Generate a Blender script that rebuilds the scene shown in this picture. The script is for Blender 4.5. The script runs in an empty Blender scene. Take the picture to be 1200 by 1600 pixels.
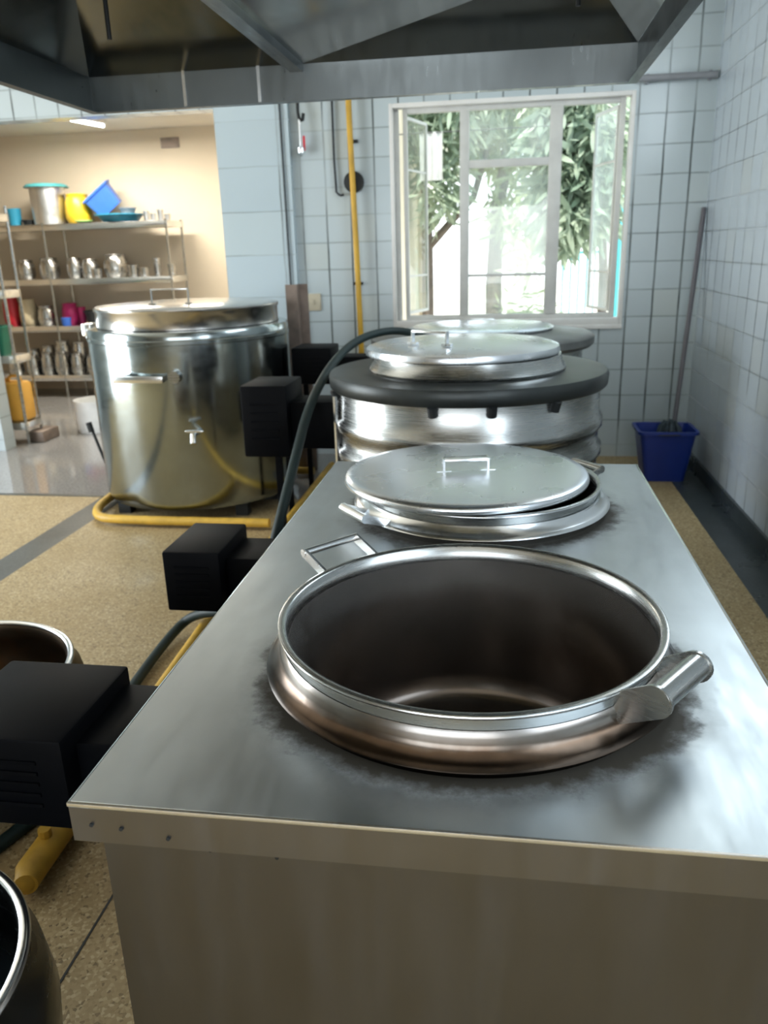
import bpy, bmesh, math, random
from mathutils import Vector, Matrix
random.seed(7)
PI = math.pi
SC = bpy.context.scene
COL = SC.collection

# ------------------------------------------------------------------ camera
CAM_Z = 1.60
cam_d = bpy.data.cameras.new('camera')
cam_d.sensor_fit = 'HORIZONTAL'; cam_d.sensor_width = 36.0
cam_d.lens = 36.0 * 1240.0 / 1200.0
cam_d.clip_start = 0.02; cam_d.clip_end = 200
cam = bpy.data.objects.new('camera', cam_d); COL.objects.link(cam)
cam.matrix_world = Matrix(((0.98911818, -0.01952362, 0.14582199, 0.0),
                           (0.14453506, 0.31404214, -0.93834277, 0.0),
                           (-0.02747441, 0.94920828, 0.31344663, CAM_Z),
                           (0, 0, 0, 1)))
SC.camera = cam
cam_d.dof.use_dof = True; cam_d.dof.focus_distance = 1.45; cam_d.dof.aperture_fstop = 7.0

# ------------------------------------------------------------------ world, sun, daylight
world = bpy.data.worlds.new('world'); SC.world = world; world.use_nodes = True
wn = world.node_tree; bg = wn.nodes['Background']
wtc = wn.nodes.new('ShaderNodeTexCoord'); wsp = wn.nodes.new('ShaderNodeSeparateXYZ')
wn.links.new(wtc.outputs['Generated'], wsp.inputs[0])
wr = wn.nodes.new('ShaderNodeValToRGB'); wn.links.new(wsp.outputs['Z'], wr.inputs[0])
wr.color_ramp.elements[0].position = 0.0; wr.color_ramp.elements[0].color = (0.93, 0.97, 1, 1)
wr.color_ramp.elements[1].position = 0.7; wr.color_ramp.elements[1].color = (0.66, 0.83, 1, 1)
wn.links.new(wr.outputs[0], bg.inputs['Color']); bg.inputs['Strength'].default_value = 3.0
sun_d = bpy.data.lights.new('sun', 'SUN'); sun_d.energy = 9.0; sun_d.angle = 0.01; sun_d.color = (1, .95, .85)
sun = bpy.data.objects.new('sun', sun_d); COL.objects.link(sun)
sun.rotation_euler = (math.radians(25), math.radians(4), 0)      # high, over the roof onto the garden


def area(name, loc, size, rot, energy, color=(1, 1, 1), portal=False):
    d = bpy.data.lights.new(name, 'AREA'); d.shape = 'RECTANGLE'; d.size, d.size_y = size
    d.energy = energy; d.color = color
    o = bpy.data.objects.new(name, d); COL.objects.link(o); o.location = loc; o.rotation_euler = rot
    if portal: d.cycles.is_portal = True
    return o


# fill lamps added at unseen openings (see walls); only the back window is seen
area('added_front_fill', (-0.6, -2.88, 1.75), (3.6, 1.7), (PI / 2, 0, 0), 42, (.92, .97, 1))  # added fill from behind the camera
area('added_side_fill', (1.36, 0.1, 1.95), (1.5, 2.0), (0, PI / 2, 0), 26, (.78, .89, 1))  # added fill from the right, out of view
area('added_high_fill', (1.385, 3.95, 2.76), (.74, 1.6), (0, PI / 2, 0), 30, (.78, .90, 1))  # added to brighten the right front of the worktop
area('added_left_fill', (-5.94, 2.9, 1.3), (2.4, 2.4), (0, -PI / 2, 0), 230, (.90, .96, 1))  # strong added fill for the back wall, out of view
area('daylight_back_window', (0.0, 6.48, 1.82), (1.7, 1.5), (-PI / 2, 0, 0), 20, (.96, .99, 1), True)
SC.view_settings.view_transform = 'Standard'; SC.view_settings.look = 'None'
SC.view_settings.gamma = 1.0; SC.view_settings.exposure = 0.0
SC.view_settings.use_curve_mapping = False
SC.cycles.use_denoising = True
SC.cycles.max_bounces = 10; SC.cycles.diffuse_bounces = 5; SC.cycles.glossy_bounces = 6
SC.cycles.transparent_max_bounces = 24
SC.cycles.sample_clamp_indirect = 6
SC.cycles.caustics_reflective = False; SC.cycles.caustics_refractive = False

# ------------------------------------------------------------------ materials


def nt(name):
    m = bpy.data.materials.new(name); m.use_nodes = True
    t = m.node_tree; b = t.nodes['Principled BSDF']
    return m, t, b


def N(t, typ, **kw):
    n = t.nodes.new(typ)
    for k, v in kw.items():
        if k.startswith('i_'): n.inputs[int(k[2:])].default_value = v
        else: setattr(n, k, v)
    return n


def ramp(t, src, stops):
    r = t.nodes.new('ShaderNodeValToRGB'); cr = r.color_ramp
    while len(cr.elements) < len(stops): cr.elements.new(0.5)
    for e, (p, c) in zip(cr.elements, stops):
        e.position = p; e.color = (c[0], c[1], c[2], 1) if not isinstance(c, (int, float)) else (c, c, c, 1)
    t.links.new(src, r.inputs[0]); return r.outputs[0]


def math_n(t, op, a, b=None, c=None):
    n = t.nodes.new('ShaderNodeMath'); n.operation = op
    for i, v in enumerate((a, b, c)):
        if v is None: continue
        if isinstance(v, (int, float)): n.inputs[i].default_value = v
        else: t.links.new(v, n.inputs[i])
    return n.outputs[0]


def mix(t, fac, a, b):
    n = t.nodes.new('ShaderNodeMix'); n.data_type = 'RGBA'
    for i, v in ((0, fac), (6, a), (7, b)):
        if isinstance(v, (int, float)): n.inputs[i].default_value = v
        elif isinstance(v, tuple): n.inputs[i].default_value = (v[0], v[1], v[2], 1)
        else: t.links.new(v, n.inputs[i])
    return n.outputs[2]


def pos(t):
    return t.nodes.new('ShaderNodeNewGeometry').outputs['Position']


def objc(t):
    return t.nodes.new('ShaderNodeTexCoord').outputs['Object']


def noise(t, vec, scale, detail=3, rough=.55, stretch=None):
    if stretch:
        mp = t.nodes.new('ShaderNodeMapping'); mp.inputs['Scale'].default_value = stretch
        t.links.new(vec, mp.inputs[0]); vec = mp.outputs[0]
    n = t.nodes.new('ShaderNodeTexNoise'); n.inputs['Scale'].default_value = scale
    n.inputs['Detail'].default_value = detail; n.inputs['Roughness'].default_value = rough
    t.links.new(vec, n.inputs['Vector']); return n.outputs['Fac']


def bump(t, b, h, s=.2, d=.01):
    n = t.nodes.new('ShaderNodeBump'); n.inputs['Strength'].default_value = s; n.inputs['Distance'].default_value = d
    t.links.new(h, n.inputs['Height']); t.links.new(n.outputs[0], b.inputs['Normal'])


def steel(name, col=(.62, .63, .63), rough=.28, stretch=(1, 1, 30), var=.12, tint=None):
    m, t, b = nt(name)
    v = objc(t)
    n1 = noise(t, v, 8, 4, .6, stretch)
    n2 = noise(t, v, 2.2, 3)
    c0 = tuple(x * (1 - var) for x in col); c1 = tuple(min(1, x * (1 + var)) for x in col)
    c = ramp(t, n2, [(.3, c0), (.7, c1)])
    if tint: c = mix(t, ramp(t, noise(t, v, 5, 4), [(.5, 0), (.72, .55)]), c, tint)
    t.links.new(c, b.inputs['Base Color'])
    b.inputs['Metallic'].default_value = 1
    t.links.new(ramp(t, n1, [(.3, rough * .8), (.7, rough * 1.25)]), b.inputs['Roughness'])
    bump(t, b, n1, .02, .001)
    return m


def plain(name, col, rough=.5, metal=0, var=.1, scale=6, spec=.5, coat=0):
    m, t, b = nt(name)
    n = noise(t, objc(t), scale, 4)
    c = ramp(t, n, [(.3, tuple(x * (1 - var) for x in col)), (.7, tuple(min(1, x * (1 + var)) for x in col))])
    t.links.new(c, b.inputs['Base Color'])
    b.inputs['Roughness'].default_value = rough; b.inputs['Metallic'].default_value = metal
    b.inputs['Specular IOR Level'].default_value = spec
    if coat: b.inputs['Coat Weight'].default_value = coat
    return m


def tile_mat(name, ax, tw, th, u0, z0, col, line=(.10, .12, .12), lw=.013, vw=1.0):
    m, t, b = nt(name)
    s = t.nodes.new('ShaderNodeSeparateXYZ'); t.links.new(pos(t), s.inputs[0])
    wob = noise(t, pos(t), 3.0, 2)
    u = math_n(t, 'ADD', math_n(t, 'MULTIPLY', math_n(t, 'SUBTRACT', s.outputs[ax], u0), 1 / tw), math_n(t, 'MULTIPLY', wob, .05))
    v = math_n(t, 'ADD', math_n(t, 'MULTIPLY', math_n(t, 'SUBTRACT', s.outputs['Z'], z0), 1 / th), math_n(t, 'MULTIPLY', wob, .05))
    fu = math_n(t, 'FRACT', math_n(t, 'ADD', u, 50.0)); fv = math_n(t, 'FRACT', math_n(t, 'ADD', v, 50.0))
    brk = ramp(t, noise(t, pos(t), 1.7, 3), [(.38, .35), (.6, 1.0)])
    mu = math_n(t, 'MULTIPLY', math_n(t, 'LESS_THAN', fu, lw * vw / tw * .2 / .2), brk)
    mv = math_n(t, 'MULTIPLY', math_n(t, 'LESS_THAN', fv, lw * .8 / th), math_n(t, 'MULTIPLY', brk, .55))
    line_f = math_n(t, 'MAXIMUM', mu, mv)
    cmb = t.nodes.new('ShaderNodeCombineXYZ')
    t.links.new(math_n(t, 'FLOOR', u), cmb.inputs[0]); t.links.new(math_n(t, 'FLOOR', v), cmb.inputs[1])
    wnz = t.nodes.new('ShaderNodeTexWhiteNoise'); wnz.noise_dimensions = '2D'; t.links.new(cmb.outputs[0], wnz.inputs['Vector'])
    tc = ramp(t, wnz.outputs['Value'], [(0, tuple(x * .95 for x in col)), (.85, col), (.97, (col[0] * 1.0, col[1] * .97, col[2] * .92))])
    dirt = ramp(t, noise(t, pos(t), 1.1, 4), [(.45, 0), (.8, .35)])
    tc = mix(t, dirt, tc, tuple(x * .8 for x in col))
    t.links.new(mix(t, line_f, tc, line), b.inputs['Base Color'])
    t.links.new(math_n(t, 'ADD', math_n(t, 'MULTIPLY', line_f, .5), .22), b.inputs['Roughness'])
    bump(t, b, math_n(t, 'SUBTRACT', 1.0, line_f), .35, .003)
    return m


M = {}
TC = (.50, .575, .60)
M['tile_back'] = tile_mat('glazed wall tiles back', 'X', .187, .196, -.045, .095, TC)
M['tile_right'] = tile_mat('glazed wall tiles right', 'Y', .200, .196, .05, .095, (.50, .57, .63))
M['tile_pil'] = tile_mat('large wall tiles', 'X', .48, .315, -2.162, .33, (.50, .60, .65), lw=.010)
M['tile_left'] = tile_mat('glazed wall tiles left', 'Y', .2, .196, 0, .095, TC)
M['cream'] = plain('cream paint', (.77, .67, .53), .7, var=.04, scale=1.5)
M['ceiling'] = plain('white ceiling paint', (.80, .76, .68), .8, var=.04, scale=2)
M['steel'] = steel('brushed steel', (.42, .43, .42), .25)
M['steel_pol'] = steel('polished steel', (.33, .37, .37), .16, (1, 1, 3))
M['steel_lid'] = steel('satin lid steel', (.74, .775, .81), .27, (.5, .5, .5), .06)
M['steel_bright'] = steel('bright steel edge', (.80, .82, .83), .2)
M['hood'] = steel('hood steel', (.20, .222, .228), .34, (6, 1, 1), .10)
M['hood_dark'] = steel('hood inner steel', (.30, .315, .31), .17, (2, 1, 1), .12)
M['alu'] = steel('aluminium', (.70, .71, .72), .33, (1, 1, 2))
M['black'] = plain('black painted metal', (.0016, .002, .003), .55, var=.3, spec=.08)
M['charcoal'] = plain('charcoal iron', (.022, .026, .028), .55, .3, .3)
M['yellow'] = plain('yellow gas pipe paint', (.62, .36, .03), .42, var=.15)
M['yellow_dirty'] = plain('yellow painted iron', (.60, .37, .05), .5, var=.2, scale=12)
M['rim_grey'] = plain('grey iron', (.16, .165, .16), .4, .5, .2)
M['rim_dark'] = plain('dark iron', (.040, .046, .045), .38, .5, .3)
M['rubber'] = plain('dark green rubber hose', (.004, .018, .018), .6, var=.2)
M['white_frame'] = plain('white window paint', (.78, .77, .74), .45, var=.05)
M['grey_frame'] = plain('grey white steel frame', (.60, .60, .57), .45, var=.08)
M['blue'] = plain('blue bucket plastic', (.008, .030, .22), .38, var=.1)
M['mop'] = plain('grey mop yarn', (.05, .07, .08), .9, var=.4, scale=40)
M['pole'] = plain('grey mop handle', (.12, .115, .13), .5, var=.15)
M['beige'] = plain('beige plastic', (.55, .50, .38), .4)
M['grey_plastic'] = plain('grey plastic', (.25, .26, .28), .5)
M['brown_metal'] = plain('weathered brown metal', (.24, .19, .16), .45, .5, .25, 9)
M['bluecrate'] = plain('blue plastic', (.05, .16, .62), .35)
M['yellowbin'] = plain('yellow plastic', (.72, .48, .03), .35)
M['teal'] = plain('teal plastic', (.07, .33, .36), .4)
M['tealblue'] = plain('turquoise blue plastic', (.03, .28, .45), .4)
M['lime'] = plain('pale green plastic', (.35, .60, .20), .4)
M['green'] = plain('green plastic', (.01, .19, .12), .4)
M['orange'] = plain('orange yellow plastic', (.78, .42, .07), .4)
M['red'] = plain('red plastic', (.60, .03, .05), .35)
M['pink'] = plain('magenta plastic', (.60, .03, .20), .4)
M['creamp'] = plain('cream plastic', (.72, .62, .42), .4)
M['whitep'] = plain('white plastic', (.75, .76, .76), .4)
M['tealpole'] = plain('turquoise painted post', (.10, .52, .60), .4)
M['bark'] = plain('grey brown bark', (.17, .14, .12), .9, var=.3, scale=10)
M['soil'] = plain('pale sunlit ground', (.62, .58, .48), .9, var=.2, scale=3)
M['brick'] = plain('weathered render', (.34, .31, .27), .9, var=.2, scale=3)

# inside of the open pot: burnt steel
def burnt_pot(name, cx, cy):
    m, t, b = nt(name)
    v = objc(t)
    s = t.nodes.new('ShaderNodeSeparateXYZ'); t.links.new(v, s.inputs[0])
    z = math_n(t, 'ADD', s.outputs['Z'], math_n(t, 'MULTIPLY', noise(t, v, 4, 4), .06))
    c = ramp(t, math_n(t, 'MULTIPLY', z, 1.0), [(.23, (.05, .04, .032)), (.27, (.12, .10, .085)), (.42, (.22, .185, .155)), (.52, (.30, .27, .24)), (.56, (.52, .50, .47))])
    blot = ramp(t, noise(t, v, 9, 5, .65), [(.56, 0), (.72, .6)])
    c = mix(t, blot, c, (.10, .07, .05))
    t.links.new(c, b.inputs['Base Color']); b.inputs['Metallic'].default_value = .9
    t.links.new(ramp(t, noise(t, v, 5, 3), [(.3, .17), (.7, .26)]), b.inputs['Roughness'])
    return m


def collar_mat(name):
    m, t, b = nt(name)
    v = objc(t)
    s = t.nodes.new('ShaderNodeSeparateXYZ'); t.links.new(v, s.inputs[0])
    nz = noise(t, v, 7, 5, .6)
    z = math_n(t, 'ADD', s.outputs['Z'], math_n(t, 'MULTIPLY', math_n(t, 'SUBTRACT', nz, .5), .035))
    c = ramp(t, math_n(t, 'MULTIPLY', math_n(t, 'SUBTRACT', z, .50), 8.0), [(.30, (.022, .017, .013)), (.43, (.105, .072, .050)), (.55, (.22, .195, .17)), (.76, (.38, .37, .36))])
    t.links.new(c, b.inputs['Base Color']); b.inputs['Metallic'].default_value = 1
    b.inputs['Roughness'].default_value = .24
    bump(t, b, nz, .08, .004)
    return m


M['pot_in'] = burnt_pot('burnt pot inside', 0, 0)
M['collar'] = collar_mat('heat stained steel collar')


def worktop_mat():
    m, t, b = nt('stove top steel')
    v = pos(t)
    s = t.nodes.new('ShaderNodeSeparateXYZ'); t.links.new(v, s.inputs[0])
    n2 = noise(t, v, 2.5, 4); nb = noise(t, v, 16, 5, .7); ns = noise(t, v, 30, 3, .6, (1, .25, 1))
    c = ramp(t, n2, [(.3, (.41, .44, .45)), (.7, (.52, .56, .57))])
    smear = ramp(t, noise(t, v, 5, 3, .5, (2.2, .7, 1)), [(.50, 0), (.66, .30)])
    c = mix(t, smear, c, (.38, .42, .43))
    tot = None
    for (cx, cy, w) in ((-.055, 1.345, .30), (-.064, 2.30, .22)):
        dx = math_n(t, 'SUBTRACT', s.outputs['X'], cx); dy = math_n(t, 'SUBTRACT', s.outputs['Y'], cy)
        d = math_n(t, 'SQRT', math_n(t, 'ADD', math_n(t, 'MULTIPLY', dx, dx), math_n(t, 'MULTIPLY', dy, dy)))
        e = math_n(t, 'ADD', d, math_n(t, 'MULTIPLY', math_n(t, 'SUBTRACT', nb, .5), .09))
        e = math_n(t, 'ADD', e, math_n(t, 'MULTIPLY', math_n(t, 'SUBTRACT', n2, .5), .10))
        k = ramp(t, e, [(.375, 1.0), (.392, .75), (.412, .16), (.45, 0)])
        tot = k if tot is None else math_n(t, 'MAXIMUM', tot, k)
    c = mix(t, tot, c, (.05, .045, .035))
    t.links.new(c, b.inputs['Base Color'])
    t.links.new(math_n(t, 'SUBTRACT', 1.0, math_n(t, 'MULTIPLY', tot, .7)), b.inputs['Metallic'])
    r = ramp(t, ns, [(.3, .33), (.7, .42)])
    t.links.new(math_n(t, 'ADD', r, math_n(t, 'MULTIPLY', tot, .3)), b.inputs['Roughness'])
    bump(t, b, ns, .04, .002)
    return m


M['lid_mirror'] = steel('mirror lid steel', (.62, .61, .59), .2, (.5, .5, .5), .05)
M['small_pot'] = steel('small pot steel', (.50, .50, .49), .25, (1, 1, 2), .1)
M['worktop'] = worktop_mat()
M['panel'] = steel('counter panel steel', (.165, .158, .148), .36, (3, 3, .4), .05)
M['fascia'] = steel('counter edge steel', (.22, .21, .198), .36, (3, 3, .4), .05)


def terrazzo():
    m, t, b = nt('tan terrazzo')
    v = pos(t)
    vo = t.nodes.new('ShaderNodeTexVoronoi'); vo.inputs['Scale'].default_value = 130; t.links.new(v, vo.inputs['Vector'])
    sp = t.nodes.new('ShaderNodeSeparateColor'); t.links.new(vo.outputs['Color'], sp.inputs[0])
    c = ramp(t, sp.outputs[0], [(0, (.17, .125, .065)), (.15, (.35, .262, .135)), (.75, (.42, .32, .172)), (1, (.56, .46, .28))])
    n = noise(t, v, 1.6, 4)
    c = mix(t, ramp(t, n, [(.4, 0), (.75, .45)]), c, (.32, .225, .10))
    t.links.new(c, b.inputs['Base Color'])
    t.links.new(ramp(t, n, [(.3, .42), (.7, .58)]), b.inputs['Roughness'])
    b.inputs['Specular IOR Level'].default_value = .3
    return m


def dark_floor(name, col, r0, r1, spec=.5):
    m, t, b = nt(name)
    v = pos(t); n = noise(t, v, 2.4, 5); f = noise(t, v, 60, 2)
    c = ramp(t, f, [(.35, tuple(x * .8 for x in col)), (.65, tuple(x * 1.2 for x in col))])
    t.links.new(c, b.inputs['Base Color']); t.links.new(ramp(t, n, [(.35, r0), (.7, r1)]), b.inputs['Roughness'])
    b.inputs['Specular IOR Level'].default_value = spec
    bump(t, b, noise(t, v, 9, 2), .06, .01)
    return m


M['terrazzo'] = terrazzo()
M['stripe'] = dark_floor('dark grey terrazzo strip', (.075, .075, .065), .3, .45)
M['gutter'] = dark_floor('dark wet strip', (.035, .045, .05), .25, .4)
M['wetfloor'] = dark_floor('grey wet floor', (.27, .265, .26), .03, .16, 1.0)


def glass_mat():
    m, t, b = nt('glare haze window glass')
    out = t.nodes['Material Output']
    tr = t.nodes.new('ShaderNodeBsdfTransparent'); tr.inputs[0].default_value = (.95, .98, .97, 1)
    gl = t.nodes.new('ShaderNodeBsdfGlossy'); gl.inputs['Roughness'].default_value = .03
    tl = t.nodes.new('ShaderNodeBsdfTranslucent'); tl.inputs[0].default_value = (.85, .9, .88, 1)  # milky share puts the window's glare haze into the panes
    m1 = t.nodes.new('ShaderNodeMixShader'); m2 = t.nodes.new('ShaderNodeMixShader')
    n = noise(t, pos(t), 3, 4)
    t.links.new(ramp(t, n, [(.3, .10), (.75, .26)]), m1.inputs[0])
    t.links.new(tr.outputs[0], m1.inputs[1]); t.links.new(tl.outputs[0], m1.inputs[2])
    m2.inputs[0].default_value = .06
    t.links.new(m1.outputs[0], m2.inputs[1]); t.links.new(gl.outputs[0], m2.inputs[2])
    t.links.new(m2.outputs[0], out.inputs[0])
    return m


def leaf_mat(name, c1, c2):
    m, t, b = nt(name)
    out = t.nodes['Material Output']
    v = noise(t, pos(t), 2.5, 3)
    col = ramp(t, v, [(.3, c1), (.7, c2)])
    t.links.new(col, b.inputs['Base Color']); b.inputs['Roughness'].default_value = .35
    tl = t.nodes.new('ShaderNodeBsdfTranslucent'); t.links.new(col, tl.inputs[0])
    mx = t.nodes.new('ShaderNodeMixShader'); mx.inputs[0].default_value = .45
    t.links.new(b.outputs[0], mx.inputs[1]); t.links.new(tl.outputs[0], mx.inputs[2]); t.links.new(mx.outputs[0], out.inputs[0])
    return m


def emit(name, col, s):
    m, t, b = nt(name)
    b.inputs['Emission Color'].default_value = (*col, 1); b.inputs['Emission Strength'].default_value = s
    b.inputs['Base Color'].default_value = (*col, 1)
    return m


M['glass'] = glass_mat()
M['leaf'] = leaf_mat('mango leaves', (.22, .30, .22), (.55, .63, .50))
M['leaf2'] = leaf_mat('pale garden leaves', (.30, .38, .20), (.60, .66, .45))
M['tube'] = emit('lit fluorescent tube', (.92, .97, 1), 14)

# ------------------------------------------------------------------ mesh helpers


def box(bm, a, b, bev=0, mi=0):
    """axis aligned box between corners a and b"""
    vs = [bm.verts.new((x, y, z)) for x in (a[0], b[0]) for y in (a[1], b[1]) for z in (a[2], b[2])]
    fs = [(0, 1, 3, 2), (4, 6, 7, 5), (0, 4, 5, 1), (2, 3, 7, 6), (0, 2, 6, 4), (1, 5, 7, 3)]
    out = []
    for f in fs:
        fc = bm.faces.new([vs[i] for i in f]); fc.material_index = mi; out.append(fc)
    if bev:
        es = list({e for f in out for e in f.edges})
        bmesh.ops.bevel(bm, geom=es, offset=bev, segments=2, affect='EDGES', profile=.5)
    return out


def lathe(bm, prof, c=(0, 0), seg=64, cap0=False, cap1=False, mi=0):
    rings = []
    for r, z in prof:
        if r < 1e-5: rings.append([bm.verts.new((c[0], c[1], z))])
        else: rings.append([bm.verts.new((c[0] + r * math.cos(2 * PI * i / seg), c[1] + r * math.sin(2 * PI * i / seg), z)) for i in range(seg)])
    for a, b in zip(rings, rings[1:]):
        for i in range(seg):
            j = (i + 1) % seg
            if len(a) == 1 and len(b) == 1: continue
            if len(a) == 1: f = bm.faces.new((a[0], b[j], b[i]))
            elif len(b) == 1: f = bm.faces.new((a[i], a[j], b[0]))
            else: f = bm.faces.new((a[i], a[j], b[j], b[i]))
            f.material_index = mi
    if cap0 and len(rings[0]) > 1: bm.faces.new(rings[0][::-1]).material_index = mi
    if cap1 and len(rings[-1]) > 1: bm.faces.new(rings[-1]).material_index = mi


def tube(bm, pts, r, seg=12, caps=True, smooth=0, mi=0):
    pts = [Vector(p) for p in pts]
    if smooth:
        for _ in range(smooth):
            q = [pts[0]]
            for a, b in zip(pts, pts[1:]): q += [a.lerp(b, .25), a.lerp(b, .75)]
            q.append(pts[-1]); pts = q
    rs = r if isinstance(r, (list, tuple)) else [r] * len(pts)
    up = Vector((0, 0, 1)); rings = []; prev = None
    for i, p in enumerate(pts):
        d = (pts[min(i + 1, len(pts) - 1)] - pts[max(i - 1, 0)]).normalized()
        if prev is None:
            u = d.orthogonal().normalized() if abs(d.dot(up)) > .95 else d.cross(up).normalized()
        else:
            u = (prev - d * prev.dot(d)).normalized()
        prev = u; w = d.cross(u)
        rings.append([bm.verts.new(p + (u * math.cos(2 * PI * k / seg) + w * math.sin(2 * PI * k / seg)) * rs[i]) for k in range(seg)])
    for a, b in zip(rings, rings[1:]):
        for i in range(seg):
            j = (i + 1) % seg; bm.faces.new((a[i], a[j], b[j], b[i])).material_index = mi
    if caps: bm.faces.new(rings[0][::-1]); bm.faces.new(rings[-1])


def slab(bm, pts, th, mi=0):
    """polygon (list of 3-D points) given thickness along its normal"""
    P = [Vector(p) for p in pts]
    n = (P[1] - P[0]).cross(P[2] - P[0]).normalized() * th
    a = [bm.verts.new(p) for p in P]; b = [bm.verts.new(p + n) for p in P]
    bm.faces.new(a[::-1]).material_index = mi; bm.faces.new(b).material_index = mi
    k = len(P)
    for i in range(k): bm.faces.new((a[i], a[(i + 1) % k], b[(i + 1) % k], b[i])).material_index = mi


def obj(name, bm, mats, parent=None, sharp=35, loc=None):
    me = bpy.data.meshes.new(name)
    bmesh.ops.recalc_face_normals(bm, faces=bm.faces[:])
    for f in bm.faces: f.smooth = True
    bm.to_mesh(me); bm.free()
    me.set_sharp_from_angle(angle=math.radians(sharp))
    for m in (mats if isinstance(mats, (list, tuple)) else [mats]): me.materials.append(m if not isinstance(m, str) else M[m])
    o = bpy.data.objects.new(name, me); COL.objects.link(o)
    if parent: o.parent = parent
    if loc: o.location = loc
    return o


def thing(name, label, cat, loc=(0, 0, 0), rotz=0, group=None, rot=None):
    o = bpy.data.objects.new(name, None); COL.objects.link(o); o.empty_display_size = .1
    o.location = loc; o.rotation_euler = rot or (0, 0, rotz); o['label'] = label; o['category'] = cat
    if group: o['group'] = group
    return o


def tag(o, label, cat, group=None):
    o['label'] = label; o['category'] = cat
    if group: o['group'] = group
    return o


def struct(name, bm, mats, parent=None, sharp=35):
    o = obj(name, bm, mats, parent, sharp)
    if not parent: o['kind'] = 'structure'
    return o


def dup(root, loc, rotz=0, label=None, group=None, scale=None):
    def cp(o, par):
        c = o.copy(); COL.objects.link(c); c.parent = par
        for ch in [x for x in bpy.data.objects if x.parent == o]: cp(ch, c)
        return c
    kids = [x for x in bpy.data.objects if x.parent == root]
    r = root.copy(); COL.objects.link(r); r.location = loc; r.rotation_euler = (0, 0, rotz)
    if scale: r.scale = scale
    if label: r['label'] = label
    if group: r['group'] = group
    for ch in kids: cp(ch, r)
    return r


B = bmesh.new

# ------------------------------------------------------------------ the setting
XR, YB = 1.40, 6.30            # right wall face, back wall face
XL = -6.0                      # left wall of the kitchen
OPX0, OPX1, OPZ = -4.36, -2.16, 2.63   # opening into the store room
WX0, WX1, WZ0, WZ1 = -.86, .87, 1.02, 2.60

bm = B()
# kitchen floor strips (each strip its own colour)
def fl(x0, x1, y0, y1, mi): box(bm, (x0, y0, -.1), (x1, y1, 0), 0, mi)
fl(XL, -2.79, -3, 5.02, 0); fl(-2.79, -2.60, -3, 5.02, 1); fl(-2.60, 1.18, -3, 5.02, 0); fl(1.18, XR, -3, 6.3, 2)
fl(XL, -1.0, 5.02, 6.3, 3); fl(-1.0, 1.18, 5.02, 6.3, 0)
fl(-7.6, -1.0, 6.3, 9.6, 3)
struct('floor', bm, ['terrazzo', 'stripe', 'gutter', 'wetfloor'])
bm = B()
for y0, y1, x in ((-3, 5.0, -.995),):
    box(bm, (x - .003, y0, 0), (x + .003, y1, .0012))
box(bm, (-2.6, 1.02, 0), (-.6, 1.026, .0012))
struct('trim_1', bm, 'charcoal')
bm = B(); box(bm, (-4.2, 5.0, 0), (-2.5, 5.045, .004)); struct('trim_2', bm, 'stripe')

bm = B()
T = .16
box(bm, (OPX1, YB, 0), (WX0, YB + T, 3.2)); box(bm, (WX1, YB, 0), (XR, YB + T, 3.2))
box(bm, (WX0, YB, 0), (WX1, YB + T, WZ0)); box(bm, (WX0, YB, WZ1), (WX1, YB + T, 3.2))
box(bm, (OPX0, YB, OPZ), (OPX1, YB + T, 3.2)); box(bm, (XL, YB, 0), (OPX0, YB + T, 3.2))
struct('wall_back', bm, 'tile_back')
bm = B(); box(bm, (OPX1 - .002, YB - .05, 0), (-1.60, YB, 3.2)); struct('wall_pilaster', bm, 'tile_pil')
bm = B()
box(bm, (XR, -3, 0), (XR + T, -1.0, 3.2)); box(bm, (XR, 1.1, 0), (XR + T, 3.1, 3.2)); box(bm, (XR, 4.8, 0), (XR + T, YB + T, 3.2))
box(bm, (XR, 3.1, 0), (XR + T, 4.8, 2.35)); box(bm, (XR, 3.1, 3.15), (XR + T, 4.8, 3.2))  # unseen high opening, added for the worktop highlight
box(bm, (XR, -1.0, 0), (XR + T, 1.1, 1.15)); box(bm, (XR, -1.0, 2.75), (XR + T, 1.1, 3.2))  # unseen near opening, added to let light in
struct('wall_right', bm, 'tile_right')
bm = B(); box(bm, (XR - .018, -3, 0), (XR, YB, .10)); struct('baseboard_right', bm, 'gutter')
bm = B()
box(bm, (XL - T, -3, 0), (XL, 1.6, 3.2)); box(bm, (XL - T, 4.2, 0), (XL, YB + T, 3.2)); box(bm, (XL - T, 1.6, 2.6), (XL, 4.2, 3.2))  # unseen doorway gap, added for light from the left
struct('wall_left', bm, 'tile_left')
bm = B()
box(bm, (XL - T, -3 - T, 0), (-2.5, -3, 3.2)); box(bm, (1.3, -3 - T, 0), (XR + T, -3, 3.2))
box(bm, (-2.5, -3 - T, 0), (1.3, -3, .85)); box(bm, (-2.5, -3 - T, 2.65), (1.3, -3, 3.2))  # window gap behind the camera, added to admit light
struct('wall_front', bm, 'brick')
bm = B(); box(bm, (XL - T, -3 - T, 3.2), (XR + T, YB + T, 3.3)); struct('ceiling', bm, 'ceiling')
# store room beyond the opening
bm = B(); box(bm, (-7.6, 9.6, 0), (-.9, 9.75, 3.0)); struct('wall_storeroom_back', bm, 'cream')
bm = B(); box(bm, (-1.10, YB + T, 0), (-1.0, 9.6, 3.0)); struct('wall_storeroom_right', bm, 'cream')
bm = B(); box(bm, (-7.75, YB, 0), (-7.6, 9.75, 3.0)); struct('wall_storeroom_left', bm, 'cream')
bm = B(); box(bm, (-7.75, YB + T, 3.0), (-1.0, 9.75, 3.1)); struct('ceiling_storeroom', bm, 'ceiling')
bm = B(); box(bm, (-7.75, YB + .02, 0), (XL - T, YB + T, 3.0)); struct('wall_storeroom_front', bm, 'cream')

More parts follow.
